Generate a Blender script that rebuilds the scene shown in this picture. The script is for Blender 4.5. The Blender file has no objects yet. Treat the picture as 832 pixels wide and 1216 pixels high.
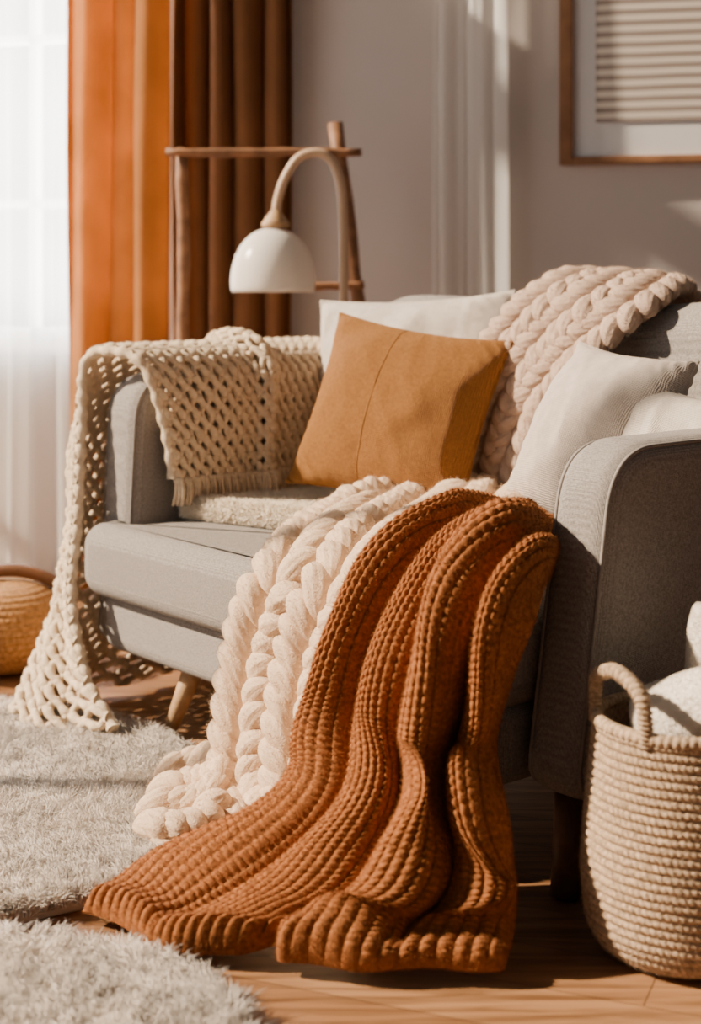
import bpy, bmesh, math, random
import numpy as np
from mathutils import Matrix, Vector, noise as mnoise
random.seed(4); rng = np.random.default_rng(7)
C = bpy.context.scene.collection
PI = math.pi
F_PX, HZ, CAMH = 1800.0, 330.0, 1.0
# ---------------------------------------------------------------- frames
SU = np.array([.6428, -.7660]); SV = np.array([.7660, .6428]); SO = np.array([-.396, 3.30])
CAML = np.array([(-SO) @ SU, (-SO) @ SV])
def S(u, v, z):                       # sofa coordinates -> room
    p = SO + u*SU + v*SV
    return np.array([p[0], p[1], z])
def SA(A):                            # array version
    A = np.asarray(A, float); out = np.empty_like(A)
    out[..., 0] = SO[0] + A[..., 0]*SU[0] + A[..., 1]*SV[0]
    out[..., 1] = SO[1] + A[..., 0]*SU[1] + A[..., 1]*SV[1]
    out[..., 2] = A[..., 2]
    return out
def L(px, py, mode, val):             # point of the room seen at px,py and lying at depth v or height z
    d = np.array([(px-416)/F_PX, 1.0, -(py-HZ)/F_PX])
    if mode == 'z': t = (val-CAMH)/d[2]
    elif mode == 'v': t = (val-CAML[1])/(d[:2] @ SV)
    else: t = val
    return np.array([0, 0, CAMH]) + d*t
WROT = -math.radians(14); WC, WS = math.cos(WROT), math.sin(WROT)
def wall_a(px, off=0):                # distance along the back wall for a pixel column
    k = (px-416)/F_PX; Y0 = 4.85 - off/WC; sl = -WS/WC
    X = k*Y0/(1+sl*k); Y = Y0 - sl*X
    return (X*WC + (Y-4.85)*WS)
def wall_z(px, py, off=0):
    k = (px-416)/F_PX; Y0 = 4.85 - off/WC; sl = -WS/WC
    X = k*Y0/(1+sl*k); Y = Y0 - sl*X
    return CAMH - (py-HZ)/F_PX*Y
# ---------------------------------------------------------------- mesh tools
class MB:
    def __init__(s): s.V = []; s.F = []; s.n = 0
    def add(s, V, F):
        V = np.asarray(V, float).reshape(-1, 3)
        if isinstance(F, np.ndarray): s.F.append(F + s.n)
        else:
            for f in F: s.F.append(np.array([f]) + s.n)
        s.V.append(V); s.n += len(V); return s
    def xf(s, M):
        M = np.array(M)
        s.V = [v @ M[:3, :3].T + M[:3, 3] for v in s.V]; return s
    def verts(s): return np.concatenate(s.V)
def rootmat(o): return ROOTM.get(o.name, Matrix.Identity(4)) if o else Matrix.Identity(4)
ROOTM = {}
def build(name, mb, mat, parent=None, smooth=True, origin=True):
    V = mb.verts()
    loc = None
    if parent is not None:
        M = np.array(rootmat(parent).inverted()); V = V @ M[:3, :3].T + M[:3, 3]
    elif origin:
        mn, mx = V.min(0), V.max(0); loc = np.array([(mn[0]+mx[0])/2, (mn[1]+mx[1])/2, mn[2]]); V = V - loc
    me = bpy.data.meshes.new(name)
    me.vertices.add(len(V)); me.vertices.foreach_set('co', V.astype(np.float32).ravel())
    loops = np.concatenate([f.ravel() for f in mb.F]).astype(np.int32)
    tot = np.concatenate([np.full(len(f), f.shape[1]) for f in mb.F]).astype(np.int32)
    st = np.concatenate([[0], np.cumsum(tot)[:-1]]).astype(np.int32)
    me.loops.add(len(loops)); me.loops.foreach_set('vertex_index', loops)
    me.polygons.add(len(tot)); me.polygons.foreach_set('loop_start', st); me.polygons.foreach_set('loop_total', tot)
    me.update(calc_edges=True); me.validate()
    me.polygons.foreach_set('use_smooth', np.full(len(me.polygons), smooth)); me.materials.append(mat)
    if len(V) < 60000:
        bm = bmesh.new(); bm.from_mesh(me)
        if any(len(f.verts) > 4 for f in bm.faces):
            bmesh.ops.recalc_face_normals(bm, faces=bm.faces)
            for f in bm.faces:
                if len(f.verts) > 4: f.smooth = False
            bm.to_mesh(me)
        bm.free()
    o = bpy.data.objects.new(name, me); C.objects.link(o)
    if parent is not None:
        o.parent = parent
        ROOTM[o.name] = rootmat(parent)
    elif loc is not None:
        o.location = loc; ROOTM[o.name] = Matrix.Translation(loc)
    return o
def thing(name, label, cat, loc=(0, 0, 0), rotz=0, group=None):
    o = bpy.data.objects.new(name, None); C.objects.link(o); o.location = loc; o.rotation_euler = (0, 0, rotz)
    o.empty_display_size = .1
    ROOTM[o.name] = Matrix.Translation(loc) @ Matrix.Rotation(rotz, 4, 'Z')
    tag(o, label, cat, group); return o
def tag(o, label, cat, group=None):
    o['label'] = label; o['category'] = cat
    if group: o['group'] = group
    return o
def struct(o): o['kind'] = 'structure'; return o
def gridmesh(P, cu=False, cv=False, flip=False):
    n, m = P.shape[:2]; idx = np.arange(n*m).reshape(n, m)
    a = idx if cu else idx[:-1]; b = np.roll(idx, -1, 0) if cu else idx[1:]
    if cv: a2, b2 = np.roll(a, -1, 1), np.roll(b, -1, 1)
    else: a2, b2 = a[:, 1:], b[:, 1:]; a, b = a[:, :-1], b[:, :-1]
    q = np.stack([a, b, b2, a2], -1).reshape(-1, 4)
    if flip: q = q[:, ::-1]
    return P.reshape(-1, 3), q
def norm(a): return a/np.maximum(np.linalg.norm(a, axis=-1, keepdims=True), 1e-9)
def catmull(P, n):
    P = np.asarray(P, float); k = len(P)
    E = np.concatenate([[2*P[0]-P[1]], P, [2*P[-1]-P[-2]]])
    x = np.linspace(0, k-1, n); i = np.minimum(x.astype(int), k-2); f = (x-i).reshape((-1,)+(1,)*(P.ndim-1))
    a, b, c, d = E[i], E[i+1], E[i+2], E[i+3]
    return .5*((2*b)+(-a+c)*f+(2*a-5*b+4*c-d)*f**2+(-a+3*b-3*c+d)*f**3)
def tube(path, r, sides=10, N=None, caps=True, mod=None):
    P = np.asarray(path, float); n = len(P); r = np.broadcast_to(np.asarray(r, float), (n,)).copy()
    T = norm(np.gradient(P, axis=0))
    if N is None:
        N = np.zeros_like(P); ref = np.array([0, 0, 1.]) if abs(T[0][2]) < .9 else np.array([1., 0, 0])
        x = ref - T[0]*(ref @ T[0]); N[0] = x/np.linalg.norm(x)
        for i in range(1, n):
            x = N[i-1] - T[i]*(N[i-1] @ T[i]); N[i] = x/np.linalg.norm(x)
    B = norm(np.cross(T, N)); N = np.cross(B, T)
    th = np.arange(sides)*2*PI/sides
    R = r[:, None]*np.ones(sides)
    if mod is not None: R = R*mod(np.arange(n)[:, None], th[None])
    G = P[:, None] + R[..., None]*(np.cos(th)[None, :, None]*N[:, None] + np.sin(th)[None, :, None]*B[:, None])
    V, Q = gridmesh(G, cv=True)
    mb = MB().add(V, Q)
    if caps: mb.F.append(np.arange(sides)[None, ::-1].copy()); mb.F.append((np.arange(sides)+(n-1)*sides)[None].copy())
    return mb
def join(mb, other):
    off = mb.n
    for f in other.F: mb.F.append(f+off)
    mb.V += other.V; mb.n += other.n; return mb
def lathe(prof, n=64, c=(0, 0, 0), disp=None):
    p = np.asarray(prof, float); th = np.arange(n)*2*PI/n
    R = p[:, 0][:, None]*np.ones(n); Z = p[:, 1][:, None]*np.ones(n)
    if disp is not None: R = R + disp(np.arange(len(p))[:, None], th[None])
    G = np.stack([c[0]+R*np.cos(th), c[1]+R*np.sin(th), c[2]+Z], -1)
    V, Q = gridmesh(G, cv=True); return MB().add(V, Q)
def box(x0, x1, y0, y1, z0, z1, b=0):
    if b: return rbox(((x0+x1)/2, (y0+y1)/2, (z0+z1)/2), ((x1-x0)/2, (y1-y0)/2, (z1-z0)/2), b, 2, 2)
    V = [(x, y, z) for x in (x0, x1) for y in (y0, y1) for z in (z0, z1)]
    return MB().add(V, np.array([[0, 1, 3, 2], [4, 6, 7, 5], [0, 4, 5, 1], [2, 3, 7, 6], [0, 2, 6, 4], [1, 5, 7, 3]]))
def rbox(c, h, r, ke=5, ki=6, fn=None):
    h = np.array(h, float); mb = MB()
    def ax(hh):
        e = r*(1-np.tan(np.linspace(PI/4, 0, ke+1)))
        lo = -hh+e
        return np.unique(np.round(np.concatenate([lo, np.linspace(-hh+r, hh-r, ki+1), -lo]), 6))
    for a in range(3):
        b, d = (a+1) % 3, (a+2) % 3
        A, B = np.meshgrid(ax(h[b]), ax(h[d]), indexing='ij')
        for sg in (-1, 1):
            P = np.zeros(A.shape+(3,)); P[..., a] = sg*h[a]; P[..., b] = A; P[..., d] = B
            q = np.clip(P, -(h-r), h-r); P = q + r*norm(P-q)
            if fn is not None: P = fn(P)
            V, Q = gridmesh(P + np.array(c), flip=(sg < 0)); mb.add(V, Q)
    return mb
def weld(o, d=1e-5):
    bm = bmesh.new(); bm.from_mesh(o.data); bmesh.ops.remove_doubles(bm, verts=bm.verts, dist=d); bm.to_mesh(o.data); bm.free()
    for p in o.data.polygons: p.use_smooth = True
def rpoly(pts, rs, k=6):
    pts = [np.array(p, float) for p in pts]; out = []; n = len(pts)
    if not hasattr(rs, '__len__'): rs = [rs]*n
    for i in range(n):
        p, a, b = pts[i], pts[i-1], pts[(i+1) % n]
        da = (a-p)/np.linalg.norm(a-p); db = (b-p)/np.linalg.norm(b-p)
        s0, s1 = p+da*rs[i], p+db*rs[i]
        for t in np.linspace(0, 1, k+1): out.append((1-t)**2*s0+2*t*(1-t)*p+t*t*s1)
    return np.array(out)
def dens(pts, step):
    out = []
    for i in range(len(pts)):
        a, b = pts[i], pts[(i+1) % len(pts)]; m = max(1, int(np.linalg.norm(b-a)/step))
        for j in range(m): out.append(a+(b-a)*j/m)
    return np.array(out)
def slab(out, h0, h1, r, mp, k=5, crown=0):
    o = np.asarray(out); T = np.roll(o, -1, 0)-np.roll(o, 1, 0); nn = norm(np.stack([T[:, 1], -T[:, 0]], -1))
    area = np.sum(o[:, 0]*np.roll(o[:, 1], -1)-np.roll(o[:, 0], -1)*o[:, 1])
    if area < 0: nn = -nn
    rings = []
    for t in np.linspace(0, PI/2, k+1): rings.append((o-nn*r*(1-math.sin(t)), h0+r*(1-math.cos(t))))
    for t in np.linspace(PI/2, 0, k+1): rings.append((o-nn*r*(1-math.sin(t)), h1-r*(1-math.cos(t))))
    G = np.array([np.concatenate([p, np.full((len(p), 1), h)], 1) for p, h in rings])
    V, Q = gridmesh(G, cv=True); n = len(o); mb = MB().add(V, Q)
    mb.F.append(np.arange(n)[None, ::-1].copy()); mb.F.append((np.arange(n)+(len(rings)-1)*n)[None].copy())
    mb.V = [mp(v) for v in mb.V]; return mb
class Surf:
    def __init__(s, ctrl, ref=None, at=(.5, .5), n=150):
        G = catmull(np.asarray(ctrl, float), n); G = np.swapaxes(catmull(np.swapaxes(G, 0, 1), n), 0, 1)
        G, s.Lt = s.arc(G); H, s.Ls = s.arc(np.swapaxes(G, 0, 1)); G = np.swapaxes(H, 0, 1)
        s.G = G; s.n = n
        s.TT = norm(np.gradient(G, axis=0)); s.WW = norm(np.gradient(G, axis=1)); s.NN = norm(np.cross(s.TT, s.WW))
        if ref is not None:
            i, j = int(at[1]*(n-1)), int(at[0]*(n-1))
            if s.NN[i, j] @ np.array(ref) < 0: s.NN = -s.NN
    def arc(s, G):
        d = np.linalg.norm(np.diff(G, axis=0), axis=2).mean(1); c = np.concatenate([[0], np.cumsum(d)]); Lg = c[-1]
        x = np.interp(np.linspace(0, Lg, len(G)), c, np.arange(len(G))); i = np.minimum(x.astype(int), len(G)-2); f = (x-i)[:, None, None]
        return G[i]*(1-f)+G[i+1]*f, Lg
    def _b(s, A, S_, T_):
        x = np.clip(T_, 0, 1)*(s.n-1); y = np.clip(S_, 0, 1)*(s.n-1)
        i = np.minimum(x.astype(int), s.n-2); j = np.minimum(y.astype(int), s.n-2); f = (x-i)[..., None]; g = (y-j)[..., None]
        return (A[i, j]*(1-f)+A[i+1, j]*f)*(1-g)+(A[i, j+1]*(1-f)+A[i+1, j+1]*f)*g
    def P(s, S_, T_): return s._b(s.G, np.asarray(S_, float), np.asarray(T_, float))
    def N(s, S_, T_): return norm(s._b(s.NN, np.asarray(S_, float), np.asarray(T_, float)))
    def T(s, S_, T_): return norm(s._b(s.TT, np.asarray(S_, float), np.asarray(T_, float)))
    def W(s, S_, T_): return norm(s._b(s.WW, np.asarray(S_, float), np.asarray(T_, float)))
def tufts(P, N, length, width, lean=.5, down=0, bias=None):
    n = len(P); P = np.asarray(P); N = norm(np.asarray(N))
    D = rng.normal(size=(n, 3)); D = norm(D - N*np.sum(D*N, 1, keepdims=True)); B = np.cross(N, D)
    ln = length*rng.uniform(.6, 1.15, n)[:, None]; le = lean*rng.uniform(.2, 1.2, n)[:, None]
    LD = D if bias is None else norm(D*.7 + bias - N*np.sum(bias*N, 1, keepdims=True))
    rings = []
    for f, w in ((0, 1.), (.45, .9), (.8, .55)):
        c = P + N*ln*f*(1-.25*f*le) + LD*ln*le*f*f; c[:, 2] -= down*f*f
        for k in range(3):
            a = k*2*PI/3; rings.append(c + width*w*(math.cos(a)*D+math.sin(a)*B))
    tip = P + N*ln*(1-.3*le) + LD*ln*le; tip[:, 2] -= down
    V = np.stack(rings+[tip], 1).reshape(-1, 3); base = (np.arange(n)*10)[:, None]; mb = MB()
    for r_ in range(2):
        for k in range(3):
            k2 = (k+1) % 3; q = np.array([[r_*3+k, r_*3+k2, r_*3+3+k2, r_*3+3+k]]) + base
            mb.F.append(q)
    for k in range(3): mb.F.append(np.array([[6+k, 6+(k+1) % 3, 9]])+base)
    mb.V = [V]; mb.n = len(V); return mb
def sample(mb, n):
    V = mb.verts(); Q = np.concatenate([f for f in mb.F if f.shape[1] == 4]); a, b, c, d = (V[Q[:, i]] for i in range(4))
    nn = np.cross(c-a, d-b); ar = np.linalg.norm(nn, axis=1); ix = rng.choice(len(Q), n, p=ar/ar.sum()); u, v = rng.random((2, n, 1))
    P = (a[ix]*(1-u)+b[ix]*u)*(1-v)+(d[ix]*(1-u)+c[ix]*u)*v
    return P, norm(nn[ix])
def fuzz(mb, n, ln, w=.00035, lean=1.2):
    P, N = sample(mb, n); N = N*np.where(rng.random(n) > .5, 1, -1)[:, None]
    return join(mb, tufts(P, N, ln, w, lean))
# ---------------------------------------------------------------- materials
def mat(name, col, rough=.85, var=.12, vs=8, bump=.2, bs=200, sheen=.2, col2=None, dist=.002, metal=0, trans=0):
    m = bpy.data.materials.new(name); m.use_nodes = True; nt = m.node_tree; nd = nt.nodes; lk = nt.links
    b = nd['Principled BSDF']; b.inputs['Roughness'].default_value = rough; b.inputs['Metallic'].default_value = metal
    b.inputs['Sheen Weight'].default_value = sheen*.5; b.inputs['Sheen Tint'].default_value = (*[min(1, c*1.3) for c in col], 1); b.inputs['Specular IOR Level'].default_value = .25
    tc = nd.new('ShaderNodeTexCoord')
    nz = nd.new('ShaderNodeTexNoise'); nz.inputs['Scale'].default_value = vs; nz.inputs['Detail'].default_value = 4
    cr = nd.new('ShaderNodeValToRGB'); c = np.array(col); c2 = np.array(col2) if col2 is not None else c*(1-var*1.6)
    cr.color_ramp.elements[0].position = .3; cr.color_ramp.elements[1].position = .7
    cr.color_ramp.elements[0].color = (*c2, 1); cr.color_ramp.elements[1].color = (*np.minimum(c*(1+var*.5), 1), 1)
    lk.new(tc.outputs['Object'], nz.inputs['Vector']); lk.new(nz.outputs['Fac'], cr.inputs['Fac']); lk.new(cr.outputs['Color'], b.inputs['Base Color'])
    if bump:
        n2 = nd.new('ShaderNodeTexNoise'); n2.inputs['Scale'].default_value = bs; n2.inputs['Detail'].default_value = 3
        bp = nd.new('ShaderNodeBump'); bp.inputs['Strength'].default_value = bump; bp.inputs['Distance'].default_value = dist
        lk.new(tc.outputs['Object'], n2.inputs['Vector']); lk.new(n2.outputs['Fac'], bp.inputs['Height']); lk.new(bp.outputs['Normal'], b.inputs['Normal'])
    if trans:
        tr = nd.new('ShaderNodeBsdfTranslucent'); mx = nd.new('ShaderNodeMixShader'); mx.inputs[0].default_value = trans
        lk.new(cr.outputs['Color'], tr.inputs['Color']); lk.new(b.outputs[0], mx.inputs[1]); lk.new(tr.outputs[0], mx.inputs[2]); lk.new(mx.outputs[0], nd['Material Output'].inputs[0])
    return m
def weave(name, col, sc=900, axes='XZY', tint=0, **kw):
    m = mat(name, col, **kw); nt = m.node_tree; nd = nt.nodes; lk = nt.links
    tc = [n for n in nd if n.type == 'TEX_COORD'][0]; bp = [n for n in nd if n.type == 'BUMP'][0]; nz = bp.inputs['Height'].links[0].from_node
    prev = nz.outputs['Fac']
    for ax in axes:
        t = nd.new('ShaderNodeTexWave'); t.bands_direction = ax; t.inputs['Scale'].default_value = sc/6.28; t.inputs['Distortion'].default_value = 1.6; t.inputs['Detail'].default_value = 1
        lk.new(tc.outputs['Object'], t.inputs['Vector']); a = nd.new('ShaderNodeMath'); a.operation = 'ADD'
        lk.new(prev, a.inputs[0]); lk.new(t.outputs['Fac'], a.inputs[1]); prev = a.outputs[0]
    lk.new(prev, bp.inputs['Height'])
    if tint:                          # threads a little darker between the weave
        b = nd['Principled BSDF']; cr = [n for n in nd if n.type == 'VALTORGB'][0]
        mr = nd.new('ShaderNodeMapRange'); mr.inputs[1].default_value = .4; mr.inputs[2].default_value = len(axes)*.8+.3; mr.inputs[3].default_value = 1-tint; mr.inputs[4].default_value = 1+tint*.4
        mx = nd.new('ShaderNodeMix'); mx.data_type = 'RGBA'; mx.blend_type = 'MULTIPLY'; mx.inputs[0].default_value = 1
        lk.new(prev, mr.inputs[0]); lk.new(cr.outputs[0], mx.inputs[6]); lk.new(mr.outputs[0], mx.inputs[7]); lk.new(mx.outputs[2], b.inputs['Base Color'])
    return m
M = {}
M['sofa'] = weave('grey_upholstery', (.37, .333, .308), sc=900, tint=.35, var=.26, vs=300, bump=.6, bs=330, dist=.0016, sheen=.3)
M['sofa_piping'] = mat('grey_piping', (.27, .24, .22), var=.1, vs=100, bump=.2, sheen=.2)
M['leg'] = mat('shaded_leg', (.16, .08, .04), rough=.45, var=.3, vs=30, bump=.05, sheen=0)  # legs tinted dark, shade under the sofa put into the colour
M['oakleg'] = mat('oak_leg', (.50, .31, .16), rough=.45, var=.2, vs=30, bump=.05, sheen=0)
M['rust'] = mat('rust_chenille', (.325, .115, .032), rough=.95, var=.28, vs=150, bump=.7, bs=420, sheen=.2, dist=.003)
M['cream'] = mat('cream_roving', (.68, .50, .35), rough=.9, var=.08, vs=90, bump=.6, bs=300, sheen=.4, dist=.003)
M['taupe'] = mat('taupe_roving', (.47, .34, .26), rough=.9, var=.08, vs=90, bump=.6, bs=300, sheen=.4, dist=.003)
M['crochet'] = mat('beige_crochet_yarn', (.80, .635, .45), rough=.95, var=.12, vs=90, bump=.9, bs=420, sheen=.3, dist=.004)
M['mustard'] = weave('ochre_linen', (.39, .168, .041), sc=520, axes='XZ', tint=.34, var=.14, vs=160, bump=.9, bs=400, dist=.003, sheen=.2)
M['whitep'] = weave('offwhite_linen', (.56, .49, .425), sc=560, axes='XZ', tint=.18, var=.08, vs=60, bump=.6, bs=300, dist=.0015, sheen=.2)
M['pinkp'] = weave('pale_linen', (.54, .46, .40), sc=560, axes='XZ', tint=.18, var=.08, vs=60, bump=.6, bs=300, dist=.0015, sheen=.2)
M['fur'] = mat('cream_fleece', (.92, .80, .64), rough=.95, var=.08, vs=30, bump=0, sheen=.4)
M['rug'] = mat('ivory_shag', (.68, .60, .52), rough=.95, var=.22, vs=12, bump=0, sheen=.2)
M['rugb'] = mat('rug_backing', (.45, .38, .30), var=.1)
M['basket'] = mat('natural_cotton_rope', (.56, .40, .26), rough=.95, var=.3, vs=140, bump=.9, bs=500, sheen=.2, dist=.003)
M['straw'] = mat('straw_weave', (.40, .20, .07), rough=.85, var=.3, vs=90, bump=.6, bs=300, sheen=0)
M['leather'] = mat('brown_leather', (.16, .07, .03), rough=.6, var=.2, sheen=0)
M['towel'] = mat('white_terry', (.92, .84, .74), rough=.95, var=.04, bump=.8, bs=220, sheen=.4, dist=.004)
M['curtain'] = mat('orange_linen_curtain', (.50, .235, .075), rough=.9, var=.12, vs=6, bump=.3, bs=300, sheen=.2, trans=.52)
M['curtain_shaded'] = mat('shaded_orange_curtain', (.25, .11, .045), rough=.9, var=.12, vs=6, bump=.3, bs=300, sheen=.2, trans=.03)  # same orange curtain darkened, shade by the wall put into its colour
M['wall'] = mat('plaster_wall', (.645, .585, .55), rough=.9, var=.05, vs=1.5, bump=.1, bs=90, sheen=0)
M['trim'] = mat('white_trim', (.75, .70, .66), rough=.5, var=.03, bump=0, sheen=0)
M['wood'] = mat('rack_wood', (.27, .13, .065), rough=.6, var=.3, vs=20, bump=.1, sheen=0)
M['framew'] = mat('frame_wood', (.28, .14, .07), rough=.5, var=.15, vs=20, bump=.05, sheen=0)
M['matb'] = mat('mat_board', (.80, .78, .78), rough=.8, var=.02, bump=0, sheen=0)
M['lampm'] = mat('lamp_beige_metal', (.52, .36, .24), rough=.4, var=.05, bump=0, sheen=0)
M['shade'] = mat('opal_glass', (.88, .83, .77), rough=.25, var=.02, bump=0, sheen=0, trans=.3)
def sheer(name, tr):
    m = bpy.data.materials.new(name); m.use_nodes = True; nd = m.node_tree.nodes; lk = m.node_tree.links
    b = nd['Principled BSDF']; b.inputs['Base Color'].default_value = (.93, .91, .88, 1); b.inputs['Roughness'].default_value = .9
    t = nd.new('ShaderNodeBsdfTranslucent'); t.inputs[0].default_value = (.92, .9, .87, 1); tp = nd.new('ShaderNodeBsdfTransparent')
    m1 = nd.new('ShaderNodeMixShader'); m1.inputs[0].default_value = .5 if tr > .3 else .35; m2 = nd.new('ShaderNodeMixShader'); m2.inputs[0].default_value = tr
    lk.new(b.outputs[0], m1.inputs[1]); lk.new(t.outputs[0], m1.inputs[2]); lk.new(m1.outputs[0], m2.inputs[1]); lk.new(tp.outputs[0], m2.inputs[2])
    lk.new(m2.outputs[0], nd['Material Output'].inputs[0]); return m
M['sheer'] = sheer('sheer_voile', .4); M['sheer2'] = sheer('sheer_voile_dense', .15)
def floor_mat():
    m = bpy.data.materials.new('oak_planks'); m.use_nodes = True; nt = m.node_tree; nd = nt.nodes; lk = nt.links; b = nd['Principled BSDF']
    tc = nd.new('ShaderNodeTexCoord'); mp = nd.new('ShaderNodeMapping'); mp.inputs['Rotation'].default_value = (0, 0, math.radians(22))
    br = nd.new('ShaderNodeTexBrick'); br.inputs['Scale'].default_value = 1; br.inputs['Brick Width'].default_value = 1.1; br.inputs['Row Height'].default_value = .13
    br.inputs['Mortar Size'].default_value = .0012; br.inputs['Color1'].default_value = (.31, .165, .08, 1); br.inputs['Color2'].default_value = (.24, .12, .056, 1); br.inputs['Mortar'].default_value = (.10, .05, .025, 1)
    br.offset = .37
    mp2 = nd.new('ShaderNodeMapping'); mp2.inputs['Rotation'].default_value = (0, 0, math.radians(22)); mp2.inputs['Scale'].default_value = (2.2, 30, 1)
    nz = nd.new('ShaderNodeTexNoise'); nz.inputs['Scale'].default_value = 1.8; nz.inputs['Detail'].default_value = 7; nz.inputs['Distortion'].default_value = .8
    cr = nd.new('ShaderNodeValToRGB'); cr.color_ramp.elements[0].position = .35; cr.color_ramp.elements[0].color = (.5, .44, .38, 1); cr.color_ramp.elements[1].position = .6; cr.color_ramp.elements[1].color = (1.12, 1.1, 1.06, 1)
    mx = nd.new('ShaderNodeMix'); mx.data_type = 'RGBA'; mx.blend_type = 'MULTIPLY'; mx.inputs[0].default_value = 1
    lk.new(tc.outputs['Object'], mp.inputs[0]); lk.new(mp.outputs[0], br.inputs[0]); lk.new(tc.outputs['Object'], mp2.inputs[0]); lk.new(mp2.outputs[0], nz.inputs['Vector'])
    lk.new(nz.outputs['Fac'], cr.inputs[0]); lk.new(br.outputs['Color'], mx.inputs[6]); lk.new(cr.outputs[0], mx.inputs[7]); lk.new(mx.outputs[2], b.inputs['Base Color'])
    b.inputs['Roughness'].default_value = .36
    bp = nd.new('ShaderNodeBump'); bp.inputs['Strength'].default_value = .25; bp.inputs['Distance'].default_value = .002; lk.new(nz.outputs['Fac'], bp.inputs['Height']); lk.new(bp.outputs[0], b.inputs['Normal'])
    return m
def stripes():  # reflections of blinds, painted as stripes into the print colour
    m = bpy.data.materials.new('blind_reflection_stripes'); m.use_nodes = True; nt = m.node_tree; nd = nt.nodes; lk = nt.links; b = nd['Principled BSDF']
    tc = nd.new('ShaderNodeTexCoord'); w = nd.new('ShaderNodeTexWave'); w.bands_direction = 'Z'; w.inputs['Scale'].default_value = 9.5; w.inputs['Distortion'].default_value = .5; w.inputs['Detail'].default_value = 1; w.inputs['Detail Scale'].default_value = .6
    cr = nd.new('ShaderNodeValToRGB'); cr.color_ramp.elements[0].position = .3; cr.color_ramp.elements[0].color = (.30, .24, .21, 1); cr.color_ramp.elements[1].position = .6; cr.color_ramp.elements[1].color = (.72, .64, .56, 1)
    lk.new(tc.outputs['Object'], w.inputs[0]); lk.new(w.outputs[0], cr.inputs[0]); lk.new(cr.outputs[0], b.inputs['Base Color']); b.inputs['Roughness'].default_value = .6
    return m
# ---------------------------------------------------------------- setting
struct(build('floor', box(-3, 3, -.5, 6, -.1, 0), floor_mat(), smooth=False, origin=False))
WM = Matrix.Translation((0, 4.85, 0)) @ Matrix.Rotation(WROT, 4, 'Z')
a_win0, a_win1, z_w0, z_w1 = -2.3, wall_a(200), .78, 2.35
wb = MB()
for b_ in (box(a_win1, 2.6, 0, .12, 0, 2.9), box(-3, a_win0, 0, .12, 0, 2.9), box(a_win0, a_win1, 0, .12, 0, z_w0), box(a_win0, a_win1, 0, .12, z_w1, 2.9)): join(wb, b_)
struct(build('wall_back', wb.xf(WM), M['wall'], smooth=False, origin=False))
struct(build('baseboard_back', box(-2.9, 2.5, -.015, 0, 0, .1).xf(WM), M['trim'], smooth=False, origin=False))
wf = MB()
for b_ in (box(a_win0, a_win1, .03, .08, z_w0, z_w0+.05), box(a_win0, a_win1, .03, .08, z_w1-.05, z_w1), box(a_win0, a_win0+.05, .03, .08, z_w0, z_w1), box(a_win1-.05, a_win1, .03, .08, z_w0, z_w1),
           box(wall_a(30), wall_a(38), .03, .08, z_w0, z_w1), box(-1.75, -1.72, .03, .08, z_w0, z_w1), box(a_win0, a_win1, .03, .08, 1.24, 1.265), box(a_win0, a_win1, .03, .08, 1.80, 1.825)): join(wf, b_)
struct(build('window_1', wf.xf(WM), M['trim'], smooth=False, origin=False))
struct(build('trim_1', box(a_win0-.03, a_win1+.02, -.04, .03, z_w0-.03, z_w0).xf(WM), M['trim'], smooth=False, origin=False))
# unseen left wall with tall opening, added to shape the sun into patches
wl = MB(); XL0, XL1 = -2.5, -2.38
for b_ in (box(XL0, XL1, -.4, .9, 0, 3.6), box(XL0, XL1, 5.35, 5.9, 0, 3.6), box(XL0, XL1, .9, 5.35, 0, .25), box(XL0, XL1, .9, 5.35, 3.45, 3.6)): join(wl, b_)
struct(build('gobo_wall_left', wl, M['wall'], smooth=False, origin=False))
w2 = MB()  # unseen bars added in the opening to break up the sunlight
for y in (.9, 1.95, 2.95, 4.05, 5.33): join(w2, box(-2.47, -2.41, y-.03, y+.03, .25, 3.45))
for z in (.28, 1.05, 3.42): join(w2, box(-2.465, -2.415, .9, 5.35, z-.025, z+.025))
struct(build('gobo_window_bars', w2, M['trim'], smooth=False, origin=False))
# ---------------------------------------------------------------- curtains
def drape(a0, a1, y, amp, per, z0, z1, seed, pinch=0, sharp=1., nz=40, irr=1.):
    n = int((a1-a0)/per*24)+2
    s = np.linspace(0, 1, n); z = np.linspace(z0, z1, nz)[:, None]
    ph = s*(a1-a0)/per*2*PI + irr*(.9*np.sin(s*9+seed) + .5*np.sin(s*21+seed*3))
    zz = (z-z0)/(z1-z0)
    w = np.sin(ph[None]+.45*np.sin(zz*3+seed)+.2*np.sin(zz*9+s[None]*12)); w = np.sign(w)*np.abs(w)**sharp
    A = 1+.35*np.sin(s*13+seed*5)[None]
    x = a0 + (a1-a0)*s[None] + .125*per*np.cos(ph[None]) + 0*z
    mid = (a0+a1)/2; x = mid + (x-mid)*(1-pinch*zz)
    yy = y + amp*A*w*(.75+.25*np.cos(zz*2.2+seed)) + .3*amp*np.sin(ph[None]*.37+seed*2)
    G = np.stack([x, yy, np.broadcast_to(z, x.shape)], -1)
    mb = MB(); V, Q = gridmesh(G); mb.add(V, Q); return mb
def wdrape(name, px0, px1, off, amp, per, z0, z1, seed, m, label, cat='curtain', group=None, **kw):
    o = build(name, drape(wall_a(px0, off), wall_a(px1, off), -off, amp, per, z0, z1, seed, **kw).xf(WM), m)
    tag(o, label, cat, group)
    if not name.startswith('sheer'): sm = o.modifiers.new('thick', 'SOLIDIFY'); sm.thickness = .003
    return o
wdrape('sheer_curtain', -160, 92, .10, .02, .085, .02, 2.5, 1, M['sheer'], 'white sheer voile curtain over the bright window at the far left')
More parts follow.
